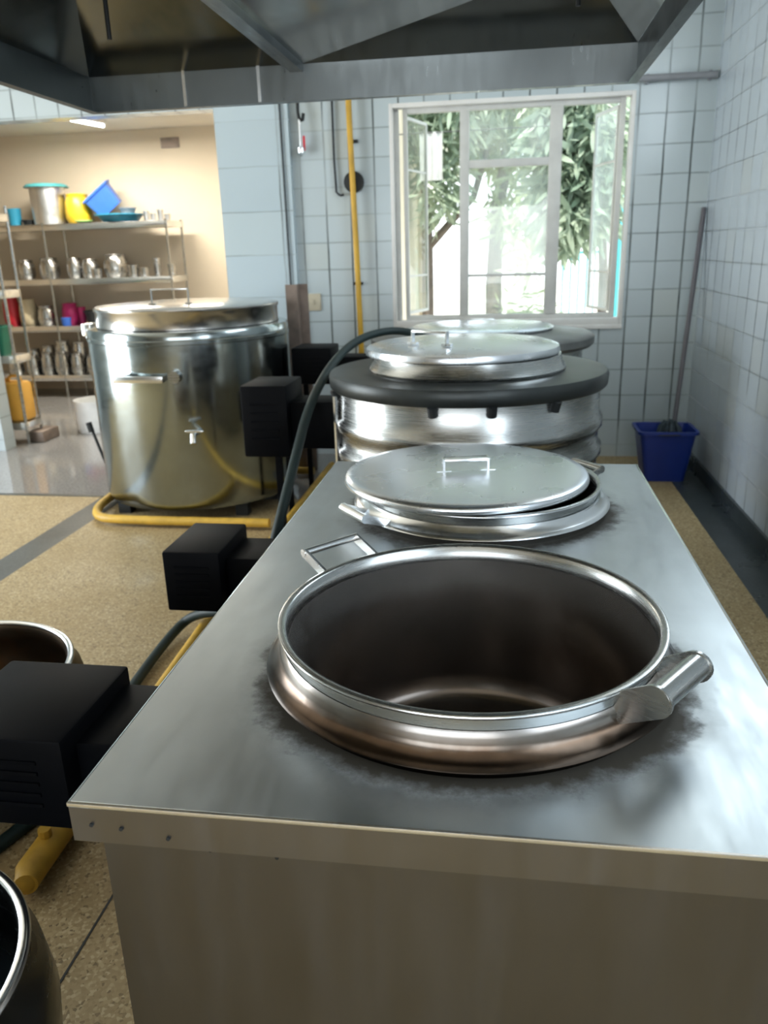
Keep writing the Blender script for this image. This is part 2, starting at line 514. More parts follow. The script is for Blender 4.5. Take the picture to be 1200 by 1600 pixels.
# ------------------------------------------------------------------ window
win = bpy.data.objects.new('window_1', None); COL.objects.link(win); win['kind'] = 'structure'; win.location = (0, YB + .05, 0)
def W(name, mat, boxes, bev=.003, parent=win):
    bm = B()
    for a, b in boxes: box(bm, a, b, bev)
    return obj(name, bm, mat, parent)
x0, x1, z0, z1 = WX0, WX1, WZ0, WZ1
W('outer_frame', 'white_frame', [((x0, -.055, z0), (x0 + .028, .05, z1)), ((x1 - .028, -.055, z0), (x1, .05, z1)),
                                  ((x0 + .028, -.055, z1 - .03), (x1 - .028, .05, z1)), ((x0 + .028, -.06, z0), (x1 - .028, .05, z0 + .05))])
W('inner_frame', 'grey_frame', [((-.765, .0, z0 + .05), (-.735, .045, z1 - .03)), ((.775, .0, z0 + .05), (.812, .045, z1 - .03)),
                                ((x0 + .028, .02, z0 + .05), (-.80, .06, z1 - .03)),
                                ((-.735, .0, z1 - .065), (.775, .045, z1 - .03)), ((-.735, .0, z0 + .05), (.775, .045, z0 + .085))])
for xm, w in ((-.315, .034), (.338, .045)):
    W('mullion', 'grey_frame', [((xm - w, -.01, z0 + .085), (xm + w, .05, z1 - .065))])
W('transom', 'grey_frame', [((-.281, -.008, 2.152), (.293, .048, 2.205))])
W('glazing_bar', 'grey_frame', [((-.281, .005, 1.385), (.293, .04, 1.405))])
W('pane', 'glass', [((-.281, .018, 2.205), (.293, .022, z1 - .065))], 0)
W('pane', 'glass', [((-.281, .018, 1.405), (.293, .022, 2.152))], 0)
W('pane', 'glass', [((-.281, .018, z0 + .085), (.293, .022, 1.385))], 0)
# two casements standing open to the garden
def casement(hx, ang, w):
    c = bpy.data.objects.new('casement', None); COL.objects.link(c); c.parent = win
    c.location = (hx, .06, 0); c.rotation_euler = (0, 0, ang)
    zz0, zz1 = z0 + .09, z1 - .07
    bm = B(); t = .022
    for a, b in (((0, 0, zz0), (t, .02, zz1)), ((w - t, 0, zz0), (w, .02, zz1)), ((t, 0, zz0), (w - t, .02, zz0 + t)), ((t, 0, zz1 - t), (w - t, .02, zz1)),
                 ((t, .003, 1.39), (w - t, .017, 1.405)), ((t, .003, 2.16), (w - t, .017, 2.175))): box(bm, a, b)
    obj('casement_frame', bm, 'grey_frame', c)
    bm = B(); box(bm, (t, .009, zz0 + t), (w - t, .012, zz1 - t)); obj('pane', bm, 'glass', c)
casement(-.745, math.radians(74), .42); casement(.785, math.radians(180 - 74), .42)
bm = B(); box(bm, (WX0, YB - .02, WZ0 - .03), (WX1, YB + .11, WZ0), .004)
struct('trim_3', bm, 'white_frame')

# ------------------------------------------------------------------ garden
bm = B(); box(bm, (-14, YB + T, -.3), (16, 40, -.1)); struct('floor_outside', bm, 'soil')


def leaves(bm, n, fn, size, droop=.8):
    for _ in range(n):
        p = Vector(fn()); s = size * random.uniform(.6, 1.3)
        d = Vector((random.gauss(0, .5), random.gauss(0, .5), random.uniform(-1.3, -.3) * droop + random.uniform(0, .4))).normalized()
        w = d.cross(Vector((random.gauss(0, 1), random.gauss(0, 1), random.gauss(0, 1)))).normalized() * s * .085
        q = [p, p + d * s * .35 + w, p + d * s * .75 + w * .8, p + d * s, p + d * s * .75 - w * .8, p + d * s * .35 - w]
        bm.faces.new([bm.verts.new(v) for v in q])


def clump(cs):
    def fn():
        c, r = random.choices(cs, [k[1][0] * k[1][1] * k[1][2] for k in cs])[0]
        while True:
            v = Vector((random.uniform(-1, 1), random.uniform(-1, 1), random.uniform(-1, 1)))
            if v.length < 1: break
        return (c[0] + v.x * r[0], c[1] + v.y * r[1], c[2] + v.z * r[2])
    return fn


def tree(label, base, trunk, cs, n, size, mat, name='garden_tree'):
    t = thing(name, label, 'tree', base, group=None)
    bm = B()
    for pts, rs in trunk: tube(bm, [Vector(p) - Vector(base) for p in pts], rs, 10)
    obj('trunk', bm, 'bark', t)
    bm = B(); leaves(bm, n, clump([((c[0] - base[0], c[1] - base[1], c[2] - base[2]), r) for c, r in cs]), size)
    f = obj('foliage', bm, mat, t); f['kind'] = 'stuff'
    return t


tree('tree outside with pale trunk behind the middle window bay', (-.10, 9.3, -.1),
     [([(-.11, 9.3, -.1), (-.13, 9.3, 1.2), (-.10, 9.3, 2.0), (.1, 9.4, 3.2)], [.10, .09, .075, .05])],
     [((0, 9.5, 3.1), (1.4, .8, .75)), ((.25, 9.2, 2.0), (.55, .4, .36)), ((.28, 9.2, 1.55), (.25, .3, .3))], 4200, .24, 'leaf2')
tree('forked dark tree outside behind the left window bay', (-.86, 9.0, -.1),
     [([(-.86, 9.0, -.1), (-.84, 9.0, 1.0), (-.84, 9.0, 1.62), (-.86, 9.0, 3.0)], [.07, .065, .06, .04]),
      ([(-.84, 9.0, 1.60), (-.6, 9.0, 1.85), (-.35, 9.0, 2.1), (-.2, 9.0, 2.6)], [.045, .04, .035, .03])],
     [((-.72, 8.8, 3.0), (.8, .5, .5)), ((-.66, 8.7, 2.25), (.26, .3, .42))], 2100, .24, 'leaf')
tree('drooping large leaved tree outside behind the right window bay', (.95, 8.2, -.1),
     [([(.95, 8.2, -.1), (.93, 8.2, 1.3), (.8, 8.2, 3.2)], [.05, .045, .03])],
     [((.62, 7.9, 2.55), (.45, .35, .5)), ((.52, 7.8, 1.95), (.24, .3, .42)), ((.4, 7.9, 2.2), (.2, .2, .3)), ((.78, 7.8, 2.15), (.22, .3, .5))], 3000, .27, 'leaf')
t = thing('garden_shrub', 'bright low shrub outside behind the lower middle pane', 'shrub', (.22, 9.0, -.1))
bm = B(); leaves(bm, 700, clump([((0, 0, .75), (.42, .3, .55)), ((.05, 0, .35), (.4, .3, .35))]), .16, .2); f = obj('foliage', bm, 'leaf2', t); f['kind'] = 'stuff'
bm = B()
for i in range(5): tube(bm, [(0, 0, 0), (random.uniform(-.2, .2), random.uniform(-.2, .2), .8)], .012, 6)
obj('stem', bm, 'bark', t)
bm = B(); tube(bm, [(1.17, 9.0, -.1), (1.17, 9.0, 2.6)], .028, 12)
tag(obj('garden_post', bm, 'tealpole'), 'turquoise painted post standing outside the right window bay', 'post')
gt = thing('garden_gate', 'turquoise barred gate outside the lower right window bay', 'gate', (.86, 9.3, -.1))
for i in range(5):
    bm = B(); tube(bm, [(-.24 + i * .085, 0, 0), (-.24 + i * .085, 0, 1.62)], .010, 8); obj('bar', bm, 'tealpole', gt)
for z in (1.60, .12):
    bm = B(); box(bm, (-.27, -.012, z), (.14, .012, z + .03)); obj('rail', bm, 'tealpole', gt)
ac = thing('hanging_towel', 'white cloth hanging outside the open left casement', 'cloth', (-.665, 7.55, 2.17))
bm = B()
nx, nz = 10, 14
g = [[bm.verts.new((-.10 + .20 * i / nx, .018 * math.sin(i * 1.7) * (1 - .4 * j / nz), .39 * j / nz)) for i in range(nx + 1)] for j in range(nz + 1)]
for j in range(nz):
    for i in range(nx): bm.faces.new((g[j][i], g[j][i + 1], g[j + 1][i + 1], g[j + 1][i]))
bmesh.ops.solidify(bm, geom=bm.faces[:], thickness=.006)
obj('cloth', bm, 'whitep', ac)
bm = B(); tube(bm, [(-.5, 0, .38), (2.2, 0, .40)], .005, 6); obj('line', bm, 'charcoal', ac)

# ------------------------------------------------------------------ stove counter
CZ = .86; CX0, CX1, CY0, CY1 = -.607, .468, .872, 2.80
P1 = (-.055, 1.345); P2 = (-.064, 2.30)
ct = thing('stove_counter', 'long stainless steel stove counter with two round pots set in its top', 'stove', (0, 0, 0))
bm = B()
# worktop sheet with two round openings
def loop(pts): 
    vs = [bm.verts.new(p) for p in pts]
    return [bm.edges.new((vs[i], vs[(i + 1) % len(vs)])) for i in range(len(vs))]
es = loop([(CX0, CY0, CZ), (CX1, CY0, CZ), (CX1, CY1, CZ), (CX0, CY1, CZ)])
for c in (P1, P2): es += loop([(c[0] + .352 * math.cos(2 * PI * i / 72), c[1] + .352 * math.sin(2 * PI * i / 72), CZ) for i in range(72)])
bmesh.ops.triangle_fill(bm, use_beauty=True, use_dissolve=False, edges=es)
top = [f for f in bm.faces]
for f in top:
    if f.normal.z < 0: f.normal_flip()
ex = bmesh.ops.extrude_face_region(bm, geom=top)
for v in [g for g in ex['geom'] if isinstance(g, bmesh.types.BMVert)]: v.co.z -= .004
o = obj('worktop', bm, 'worktop', ct, 30)
bm = B()
box(bm, (CX0, CY0, CZ - .063), (CX1, CY0 + .004, CZ - .004), 0); box(bm, (CX0, CY1 - .004, CZ - .063), (CX1, CY1, CZ - .004), 0)
box(bm, (CX0, CY0 + .004, CZ - .063), (CX0 + .004, CY1 - .004, CZ - .004), 0); box(bm, (CX1 - .004, CY0 + .004, CZ - .063), (CX1, CY1 - .004, CZ - .004), 0)
box(bm, (CX0, CY0, CZ - .066), (CX1, CY0 + .03, CZ - .063))
obj('fascia', bm, 'fascia', ct)
bm = B()
tube(bm, [(CX0, CY0 + .001, CZ - .003), (CX1, CY0 + .001, CZ - .003), (CX1 - .001, CY1, CZ - .003)], .0045, 8)
tube(bm, [(CX0 + .001, CY0, CZ - .003), (CX0 + .001, CY1, CZ - .003)], .0035, 8)
o = obj('rolled_edge', bm, 'steel_bright', ct)
bx0, bx1, by0, by1 = CX0 + .03, CX1 - .03, CY0 + .025, CY1 - .03
for nm, a, b in (('front_panel', (bx0, by0, .05), (bx1, by0 + .004, CZ - .064)), ('back_panel', (bx0, by1 - .004, .05), (bx1, by1, CZ - .064)),
                 ('side_panel', (bx0, by0 + .004, .05), (bx0 + .004, by1 - .004, CZ - .064)), ('side_panel', (bx1 - .004, by0 + .004, .05), (bx1, by1 - .004, CZ - .064))):
    bm = B(); box(bm, a, b); obj(nm, bm, 'panel', ct)
for (x, y) in ((bx0 + .03, by0 + .05), (bx1 - .03, by0 + .05), (bx0 + .03, by1 - .05), (bx1 - .03, by1 - .05)):
    bm = B(); tube(bm, [(x, y, 0), (x, y, .06)], .022, 14); obj('foot', bm, 'charcoal', ct)
for (x, z) in ((-.575, .825), (-.53, .822), (-.46, .812)):
    bm = B(); tube(bm, [(x, CY0 - .003, z), (x, CY0 + .001, z)], .003, 8); obj('rivet', bm, 'charcoal', ct)
for (x, z) in ((-.41, .775), (-.31, .772)):
    bm = B(); tube(bm, [(x, by0 - .003, z), (x, by0 + .001, z)], .003, 8); obj('rivet', bm, 'charcoal', ct)


def pot_handle(parent, r, ang, z, w=.15, rad=.013, out=.07, mat='steel_bright', big=False):
    """U handle: two flat tabs and a round bar, centred at radius r from the pot's axis"""
    h = bpy.data.objects.new('handle', None); COL.objects.link(h); h.parent = parent
    h.rotation_euler = (0, 0, ang); h.location = (0, 0, z)
    bm = B(); tube(bm, [(r, -w / 2, 0), (r, w / 2, 0)], rad, 16); obj('grip', bm, mat, h)
    for s in (-1, 1):
        bm = B()
        y = s * (w / 2 - .004)
        rr = math.sqrt(max(.0, (r - out) ** 2 - y * y))
        if big: pl = [(rr, -.070), (rr, -.012)] + [(r - .002 + .026 * math.cos(a), -.003 + .026 * math.sin(a)) for a in [math.radians(125 - 15 * k) for k in range(13)]]
        else: pl = [(rr - .004, -.046), (rr - .004, -.024), (r - .004, .010), (r + .008, .004), (r + .005, -.010)]
        slab(bm, [(px, y - .003, pz) for px, pz in pl], .006)
        obj('tab', bm, mat, h)
    return h


def set_pot(label, c, rim_z, zscale=1.0):
    t = thing('cooking_pot', label, 'pot', (c[0], c[1], .35)); stained = c is P1
    rz = rim_z - .35
    # outer wall
    bm = B()
    lathe(bm, [(.0, .0), (.25, .0), (.33, .06), (.343, .12), (.343, rz - .006), (.352, rz - .002), (.352, rz + .004), (.346, rz + .006), (.337, rz + .001),
               (.336, rz - .03)], seg=96)
    obj('wall', bm, 'steel', t, 60)
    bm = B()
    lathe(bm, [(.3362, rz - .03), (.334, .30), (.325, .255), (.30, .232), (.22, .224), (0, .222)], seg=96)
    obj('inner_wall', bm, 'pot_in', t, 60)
    bm = B()
    lathe(bm, [(.347 + .0055 * math.cos(a), rz + .0055 * math.sin(a)) for a in [i * 2 * PI / 12 for i in range(13)]], seg=96)
    obj('rim', bm, 'steel_bright', t, 60)
    bm = B()
    cz = CZ - .35
    lathe(bm, [(.344, rz - .026), (.350, rz - .036), (.350, cz + .052), (.357, cz + .040), (.368, cz + .031), (.376, cz + .027), (.378, cz + .023), (.372, cz + .018), (.360, cz + .012), (.357, cz + .0005), (.346, cz + .0005)], seg=96)
    obj('collar', bm, 'collar' if stained else 'steel_bright', t, 60)
    return t


pot1 = set_pot('large open steel pot with dark burnt inside, at the near end of the counter', P1, .958)
bm = B()
rnd = random.Random(3)
for i in range(60):
    a = rnd.uniform(0, 2 * PI); r = rnd.uniform(.05, .29); q = rnd.uniform(.004, .014)
    lathe(bm, [(0, .224), (q, .225), (q * .6, .224 + q * .5), (0, .224 + q * .6)], (r * math.cos(a), r * math.sin(a)), 7)
cr = obj('burnt_crumbs', bm, 'charcoal', pot1); cr['kind'] = 'stuff'
pot_handle(pot1, .425, math.radians(139), .628, .15, .009, .080)
pot_handle(pot1, .402, math.radians(-36), .618, .145, .021, .060, 'steel', True)
pot2 = set_pot('steel pot sunk in the counter under a round lid, behind the open one', P2, .938)
pot_handle(pot2, .43, math.radians(219), .567, .13, .013, .085)
pot_handle(pot2, .43, math.radians(38), .567, .13, .013, .085, 'steel')


def lid(name, label, loc, R, prof, hw, hh, ang, mat='steel_lid', flat=.022, off=0):
    t = thing(name, label, 'lid', loc, ang)
    bm = B(); lathe(bm, prof, seg=96); obj('plate', bm, mat, t, 50)
    hd = bpy.data.objects.new('handle', None); COL.objects.link(hd); hd.parent = t; hd.location = (0, off, 0)
    z = max(p[1] for p in prof)
    bm = B()
    box(bm, (-hw, -flat / 2, z + hh - .009), (hw, flat / 2, z + hh), .002); obj('grip', bm, 'steel_bright', hd)
    for s in (-1, 1):
        bm = B(); box(bm, (s * hw - .003, -flat / 2, z - .012), (s * hw + .003, flat / 2, z + hh)); box(bm, (s * hw - .022, -flat / 2, z - .010), (s * hw + .022, flat / 2, z - .004 + .005)); obj('upright', bm, 'steel_bright', hd)
    return t


lid('round_lid', 'flat round steel lid lying slightly off centre on the counter pot', (-.108, 2.305, .9445), .36,
    [(0, .004), (.346, .002), (.352, 0), (.360, .001), (.362, .006), (.360, .016), (.354, .021), (.33, .023), (.2, .025), (0, .026)], .066, .036, math.radians(12), flat=.036)

# ------------------------------------------------------------------ boilers on the floor
def floor_kettle(label, c, R, ztop, rings, body='steel', rimmat='charcoal', rimR=None, z0=.10, band=True):
    t = thing('boiling_kettle', label, 'cooking kettle', (c[0], c[1], 0))
    prof = [(0, z0), (R - .04, z0), (R - .01, z0 + .02), (R, z0 + .06)]
    for z in rings: prof += [(R, z - .022), (R + .012, z - .010), (R + .012, z + .010), (R, z + .022)]
    prof += [(R, ztop - .03)]
    bm = B(); lathe(bm, prof, seg=96); lathe(bm, [(R, ztop - .03), (R * .66, ztop - .028)], seg=96)
    obj('body', bm, body, t, 40)
    return t


# big kettle on the left
BK = (-2.05, 5.10)
bk = thing('boiling_kettle', 'huge cylindrical steel kettle with flat lid on a yellow floor frame', 'cooking kettle', (BK[0], BK[1], 0))
bm = B()
R = .645
lathe(bm, [(0, .075), (R - .05, .075), (R - .012, .09), (R, .125), (R, 1.10), (R + .006, 1.105), (R + .006, 1.125), (R, 1.13), (R, 1.165), (R - .008, 1.178), (R - .06, 1.18), (R - .065, 1.17), (R - .065, .3), (0, .28)], seg=128)
obj('body', bm, 'steel_pol', bk, 40)
def bar_part(name, mat, par, fn):
    bm = B(); fn(bm); return obj(name, bm, mat, par)
# front bar handle
hd = bpy.data.objects.new('bar_handle', None); COL.objects.link(hd); hd.parent = bk
bar_part('grip', 'steel_bright', hd, lambda bm: box(bm, (-.23, -R - .055, .895), (.08, -R - .035, .935), .003))
for x in (-.215, .065):
    bar_part('standoff', 'steel_bright', hd, lambda bm, x=x: box(bm, (x - .012, -R - .04, .90), (x + .012, -math.sqrt(R * R - x * x) + .01, .93)))
kn = bar_part('inlet_boss', 'steel', bk, lambda bm: tube(bm, [(.14, -R - .03, .925), (.14, -R + .03, .925)], .036, 20))
tp = bpy.data.objects.new('drain_tap', None); COL.objects.link(tp); tp.parent = bk
bar_part('tap_body', 'steel_bright', tp, lambda bm: tube(bm, [(.24, -.58, .59), (.24, -.72, .59), (.25, -.75, .545)], .018, 14))
bar_part('tap_lever', 'steel_bright', tp, lambda bm: box(bm, (.20, -.735, .61), (.31, -.715, .622), .003))
bar_part('rim_clip', 'steel_bright', bk, lambda bm: box(bm, (-R - .02, -.18, 1.12), (-R + .04, -.08, 1.20), .006))
lid('round_lid', 'wide flat mirror-like lid on the huge kettle beside the store opening', (BK[0] + .0, BK[1], 1.18), .575,
    [(0, .0), (.573, .0), (.580, .004), (.580, .095), (.587, .101), (.587, .118), (.578, .124), (.3, .142), (0, .148)], .115, .085, math.radians(4), 'lid_mirror', .014, -.33)

fr = thing('kettle_stand', 'yellow painted floor frame under the huge steel kettle', 'stand', (BK[0], BK[1], 0))
fz = .045
bar_part('front_rail', 'yellow_dirty', fr, lambda bm: tube(bm, [(-.60, -.20, fz), (-.58, -.46, fz), (-.48, -.66, fz), (-.3, -.70, fz), (.66, -.70, fz)], .028, 12, smooth=2))
bar_part('back_rail', 'yellow_dirty', fr, lambda bm: tube(bm, [(-.60, .5, fz), (.66, .5, fz)], .028, 12))
bar_part('side_rail', 'yellow_dirty', fr, lambda bm: tube(bm, [(-.60, -.22, fz), (-.60, .5, fz)], .028, 12))
for x, y in ((-.4, -.4), (.4, -.4), (-.4, .4), (.4, .4)):
    bar_part('foot', 'charcoal', fr, lambda bm, x=x, y=y: box(bm, (x - .04, y - .04, 0), (x + .04, y + .04, .074)))
bar_part('burner', 'charcoal', fr, lambda bm: lathe(bm, [(0, .02), (.25, .02), (.27, .05), (0, .07)], seg=32))

# kettle right behind the counter
RK = (-.165, 3.60)
rk = thing('boiling_kettle', 'ringed steel kettle with thick dark rim right behind the counter', 'cooking kettle', (RK[0], RK[1], 0))
R = .585
prof = [(0, .06), (R - .03, .06), (R, .10)]
for z in (.62, .745, .87): prof += [(R, z - .035), (R + .016, z - .018), (R + .016, z + .018), (R, z + .035)]
prof += [(R, 1.02)]
bm = B(); lathe(bm, prof, seg=96); obj('body', bm, 'steel', rk, 50)
bm = B(); lathe(bm, [(.46, 1.02), (R + .02, 1.02), (R + .030, 1.03), (R + .034, 1.072), (R + .026, 1.088), (R - .02, 1.092), (.44, 1.088), (.415, 1.088), (.40, 1.07), (.40, 1.03)], seg=96)
obj('rim_plate', bm, 'rim_dark', rk, 40)
bm = B(); lathe(bm, [(.432, 1.0885), (.436, 1.10), (.42, 1.125), (.412, 1.155), (.40, 1.158), (.40, 1.09)], seg=96); obj('neck', bm, 'steel', rk, 50)
for a in (-78, -100, -52, 200):
    a = math.radians(a); bm = B()
    c, s = math.cos(a), math.sin(a)
    tube(bm, [(c * (R + .005), s * (R + .005), .985), (c * (R + .02), s * (R + .02), 1.025)], .02, 10); obj('rim_bracket', bm, 'charcoal', rk)
bm = B(); tube(bm, [(-R * .96, -.22, .06), (-R * .96, -.22, 1.0)], .012, 8); obj('seam_pipe', bm, 'steel_bright', rk)
lid('round_lid', 'shallow domed steel lid on the dark rimmed kettle behind the counter', (RK[0] - .022, RK[1], 1.159), .43,
    [(0, .0), (.415, .0), (.428, .002), (.430, .012), (.424, .030), (.39, .042), (.2, .060), (0, .066)], -.085 * -1, .05, math.radians(-28), flat=.02, off=-.26)
# kettle by the window
WK = (-.15, 5.25)
wk = thing('boiling_kettle', 'steel kettle with wide grey rim farthest back below the window', 'cooking kettle', (WK[0], WK[1], 0))
R = .64
bm = B(); lathe(bm, [(0, .06), (R - .03, .06), (R, .10), (R, 1.0)], seg=80); obj('body', bm, 'steel', wk, 50)
bm = B(); lathe(bm, [(.50, 1.0), (R + .05, 1.0), (R + .07, 1.02), (R + .07, 1.06), (R + .05, 1.075), (.45, 1.10), (.44, 1.085), (.44, 1.01)], seg=80)
obj('rim_plate', bm, 'rim_grey', wk, 40)
lid('round_lid', 'steel lid on the farthest kettle directly below the window', (WK[0], WK[1], 1.102), .45,
    [(0, .0), (.44, .0), (.455, .002), (.457, .012), (.44, .022), (.2, .030), (0, .034)], .085, .03, 0)

# ------------------------------------------------------------------ black burner boxes
def burner_box(label, loc, size, neck, extra=None):
    """size = (dx,dy,dz) housing from loc; neck = (x end, y0, y1, z0, z1) duct to the stove"""
    t = thing('burner_housing', label, 'burner', loc)
    bm = B(); box(bm, (0, 0, 0), size, .008); h = obj('housing', bm, 'black', t)
    bm = B()
    for k in range(5):
        z = size[2] * (.25 + .12 * k)
        box(bm, (size[0] * .2, -.004, z), (size[0] * .8, .003, z + .008))
    obj('louvre', bm, 'black', t)
    bm = B(); box(bm, (size[0] - .002, neck[1], neck[3]), (neck[0], neck[2], neck[4]), .006); obj('duct', bm, 'black', t)
    if extra: extra(t)
    return t


def support(t, x, y, h):
    bm = B(); box(bm, (x - .015, y - .015, -h), (x + .015, y + .015, .004)); obj('leg', bm, 'black', t)


burner_box('black box housing beside the near open pot, next to the counter corner', (-1.12, 1.20, .515), (.29, .30, .205), (bx0 + 1.12 - .001, .05, .28, .02, .17))
def ex1(t):
    bm = B(); box(bm, (-.26, .02, .02), (.002, .24, .22), .006); obj('blower', bm, 'black', t)
burner_box('black box housing on the left of the counter beside the lidded pot', (-1.065, 2.22, .505), (.19, .29, .205), (bx0 + 1.065 - .001, .06, .26, .02, .165),
           lambda t: support(t, .10, .22, .505))
burner_box('tall black box housing between the huge kettle and the ringed kettle', (-1.20, 3.50, .69), (.22, .30, .335), (.44, .05, .25, .03, .25),
           lambda t: support(t, .10, .22, .69))
burner_box('far black box housing beside the kettle below the window', (-1.37, 5.08, .775), (.26, .28, .235), (.565, .05, .25, .03, .17),
           lambda t: support(t, .03, .22, .775))
burner_box('low black box housing in the gap left of the ringed kettle', (-1.36, 4.55, .52), (.30, .26, .22), (.42, .05, .2, .03, .17),
           lambda t: support(t, .02, .2, .52))

# ------------------------------------------------------------------ pipes and hoses
bm = B(); tube(bm, [(-1.225, 1.54, .05), (-1.226, 1.56, .05), (-1.25, 2.3, .05), (-1.28, 3.0, .05), (-1.285, 5.75, .05)], .026, 14)
gp = thing('gas_pipe', 'yellow gas pipe lying on the floor along the counter', 'pipe', (0, 0, 0)); obj('pipe', bm, 'yellow_dirty', gp)
bm = B(); tube(bm, [(-1.205, 1.50, .055), (-1.222, 1.545, .053), (-1.232, 1.80, .052)], [.030, .040, .040], 16); tube(bm, [(-1.205, 1.50, .055), (-1.20, 1.492, .055)], [.030, .012], 16); obj('end_cap', bm, 'yellow_dirty', gp)
bm = B(); tube(bm, [(-1.226, 1.64, .09), (-1.226, 1.64, .115)], .018, 10); obj('plug', bm, 'yellow_dirty', gp)
for y in (2.2, 3.4, 4.3):
    bm = B(); box(bm, (-1.31, y - .015, 0), (-1.22, y + .015, .028)); obj('saddle', bm, 'charcoal', gp)

bm = B(); tube(bm, [(-1.145, 6.235, 2.9), (-1.139, 6.235, 2.4), (-1.122, 6.235, 1.6), (-1.112, 6.235, .98), (-1.112, 6.235, .1)], .0215, 14)
wp = thing('gas_pipe', 'yellow vertical gas pipe on the tiled wall left of the window', 'pipe', (0, 0, 0)); obj('pipe', bm, 'yellow', wp)
for z in (2.35, 1.35, .5):
    bm = B(); box(bm, (-1.16, 6.255, z), (-1.09, YB, z + .02)); obj('clamp', bm, 'charcoal', wp)
bm = B(); tube(bm, [(-1.13, 6.262, 2.085), (-1.13, 6.295, 2.085)], .075, 24); g = obj('wall_gauge', bm, 'charcoal'); tag(g, 'round dark gauge on the wall behind the yellow vertical pipe', 'gauge')
bm = B(); tube(bm, [(-1.27, 6.28, 2.9), (-1.275, 6.28, 2.03), (-1.24, 6.275, 1.995), (-1.21, 6.275, 2.0)], .009, 8, smooth=1)
tag(obj('wall_conduit', bm, 'charcoal'), 'thin dark conduit ending in a bend beside the yellow pipe', 'conduit')
bm = B(); tube(bm, [(-1.655, 6.238, 2.9), (-1.650, 6.238, 1.2)], .007, 8)
tag(obj('wall_cable', bm, 'charcoal'), 'dark cable running down the large tiles left of the hook', 'cable')
hk = thing('hanging_utensils', 'dark hook with small utensils hanging high on the tiled wall', 'utensils', (-1.51, 6.27, 2.28))
bar_part('hook', 'charcoal', hk, lambda bm: tube(bm, [(0, .02, .40), (-.01, -.02, .38), (-.01, -.03, .26), (.02, -.03, .22), (.03, -.02, .28)], .012, 8, smooth=1))
bar_part('ladle', 'steel_bright', hk, lambda bm: (tube(bm, [(0, -.03, .24), (.0, -.03, .06)], .010, 8), lathe(bm, [(0, -.01), (.028, .015), (.03, .05), (0, .06)], (.0, -.03), 12)))
bar_part('red_tag', 'red', hk, lambda bm: box(bm, (.018, -.035, .03), (.034, -.028, .13)))
bm = B(); tube(bm, [(.87, 6.25, 2.66), (1.38, 6.25, 2.66)], .022, 12)
pp = thing('wall_pipe', 'grey horizontal pipe on the tiles right of the window top', 'pipe', (0, 0, 0)); obj('pipe', bm, 'grey_plastic', pp)
for x in (.93, 1.34):
    bm = B(); box(bm, (x - .01, 6.26, 2.63), (x + .01, YB, 2.69)); obj('clamp', bm, 'grey_plastic', pp)
bm = B(); box(bm, (-1.56, YB - .012, 1.16), (-1.43, YB, 1.29), .004)
sp = thing('wall_switch', 'square beige switch plate low on the tiled wall', 'switch', (0, 0, 0)); obj('plate', bm, 'beige', sp)
bm = B(); box(bm, (-1.51, YB - .018, 1.205), (-1.48, YB - .012, 1.245), .002); obj('rocker', bm, 'beige', sp)
bm = B(); tube(bm, [(-.30, 4.40, 1.07), (-.45, 4.42, 1.15), (-.62, 4.40, 1.19), (-.80, 4.1, 1.15), (-.86, 3.5, .99), (-.853, 3.05, .74), (-.852, 2.85, .62), (-.90, 2.74, .40), (-1.06, 2.86, .20), (-1.28, 2.98, .13), (-1.42, 3.05, .03), (-1.40, 2.5, .022), (-1.345, 2.15, .022), (-1.335, 1.95, .022), (-1.36, 1.75, .022), (-1.46, 1.50, .022), (-1.62, 1.30, .022), (-2.0, 1.2, .022)], .021, 12, smooth=3)
tag(obj('gas_hose', bm, 'rubber'), 'long dark green hose arching from the rear kettles down to the floor', 'hose')
bm = B(); box(bm, (-1.545, 5.68, 0), (-1.47, 5.69, 1.385)); box(bm, (-1.47, 5.68, 0), (-1.46, 5.78, 1.385)); box(bm, (-1.46, 5.77, 0), (-1.405, 5.78, 1.385))
tag(obj('metal_upright', bm, 'brown_metal'), 'brownish metal upright standing behind the huge kettle', 'post')

# ------------------------------------------------------------------ loose cauldrons at the left
def cauldron(label, c, R, h, mat):
    t = thing('cauldron', label, 'pot', (c[0], c[1], 0))
    bm = B()
    lathe(bm, [(0, .0), (R * .62, .0), (R * .92, h * .16), (R * 1.06, h * .42), (R * 1.10, h * .68), (R * 1.06, h * .86), (R * .985, h * .95), (R, h - .006),
               (R - .012, h - .006), (R * .94, h * .93), (R * 1.0, h * .8), (R * 1.02, h * .6), (R * .95, h * .3), (R * .6, .02), (0, .012)], seg=80)
    obj('bowl', bm, mat, t, 60)
    bm = B(); lathe(bm, [(R - .006 + .011 * math.cos(a), h - .006 + .009 * math.sin(a)) for a in [i * 2 * PI / 12 for i in range(13)]], seg=80)
    obj('rim', bm, 'steel_bright', t, 60)
    return t


M['dark_pot'] = steel('dark steel pot', (.13, .145, .15), .24, (1, 1, 4), .3)
M['burnt_pot'] = steel('burnt brown pot', (.10, .075, .05), .35, (1, 1, 3), .5, (.24, .10, .03))
cauldron('burnt dark open cauldron on the floor behind the black box housing', (-1.69, 1.96), .365, .39, M['burnt_pot'])
cauldron('dark steel cauldron with bright rim at the bottom left, nearest of all', (-1.06, .82), .305, .50, M['dark_pot'])

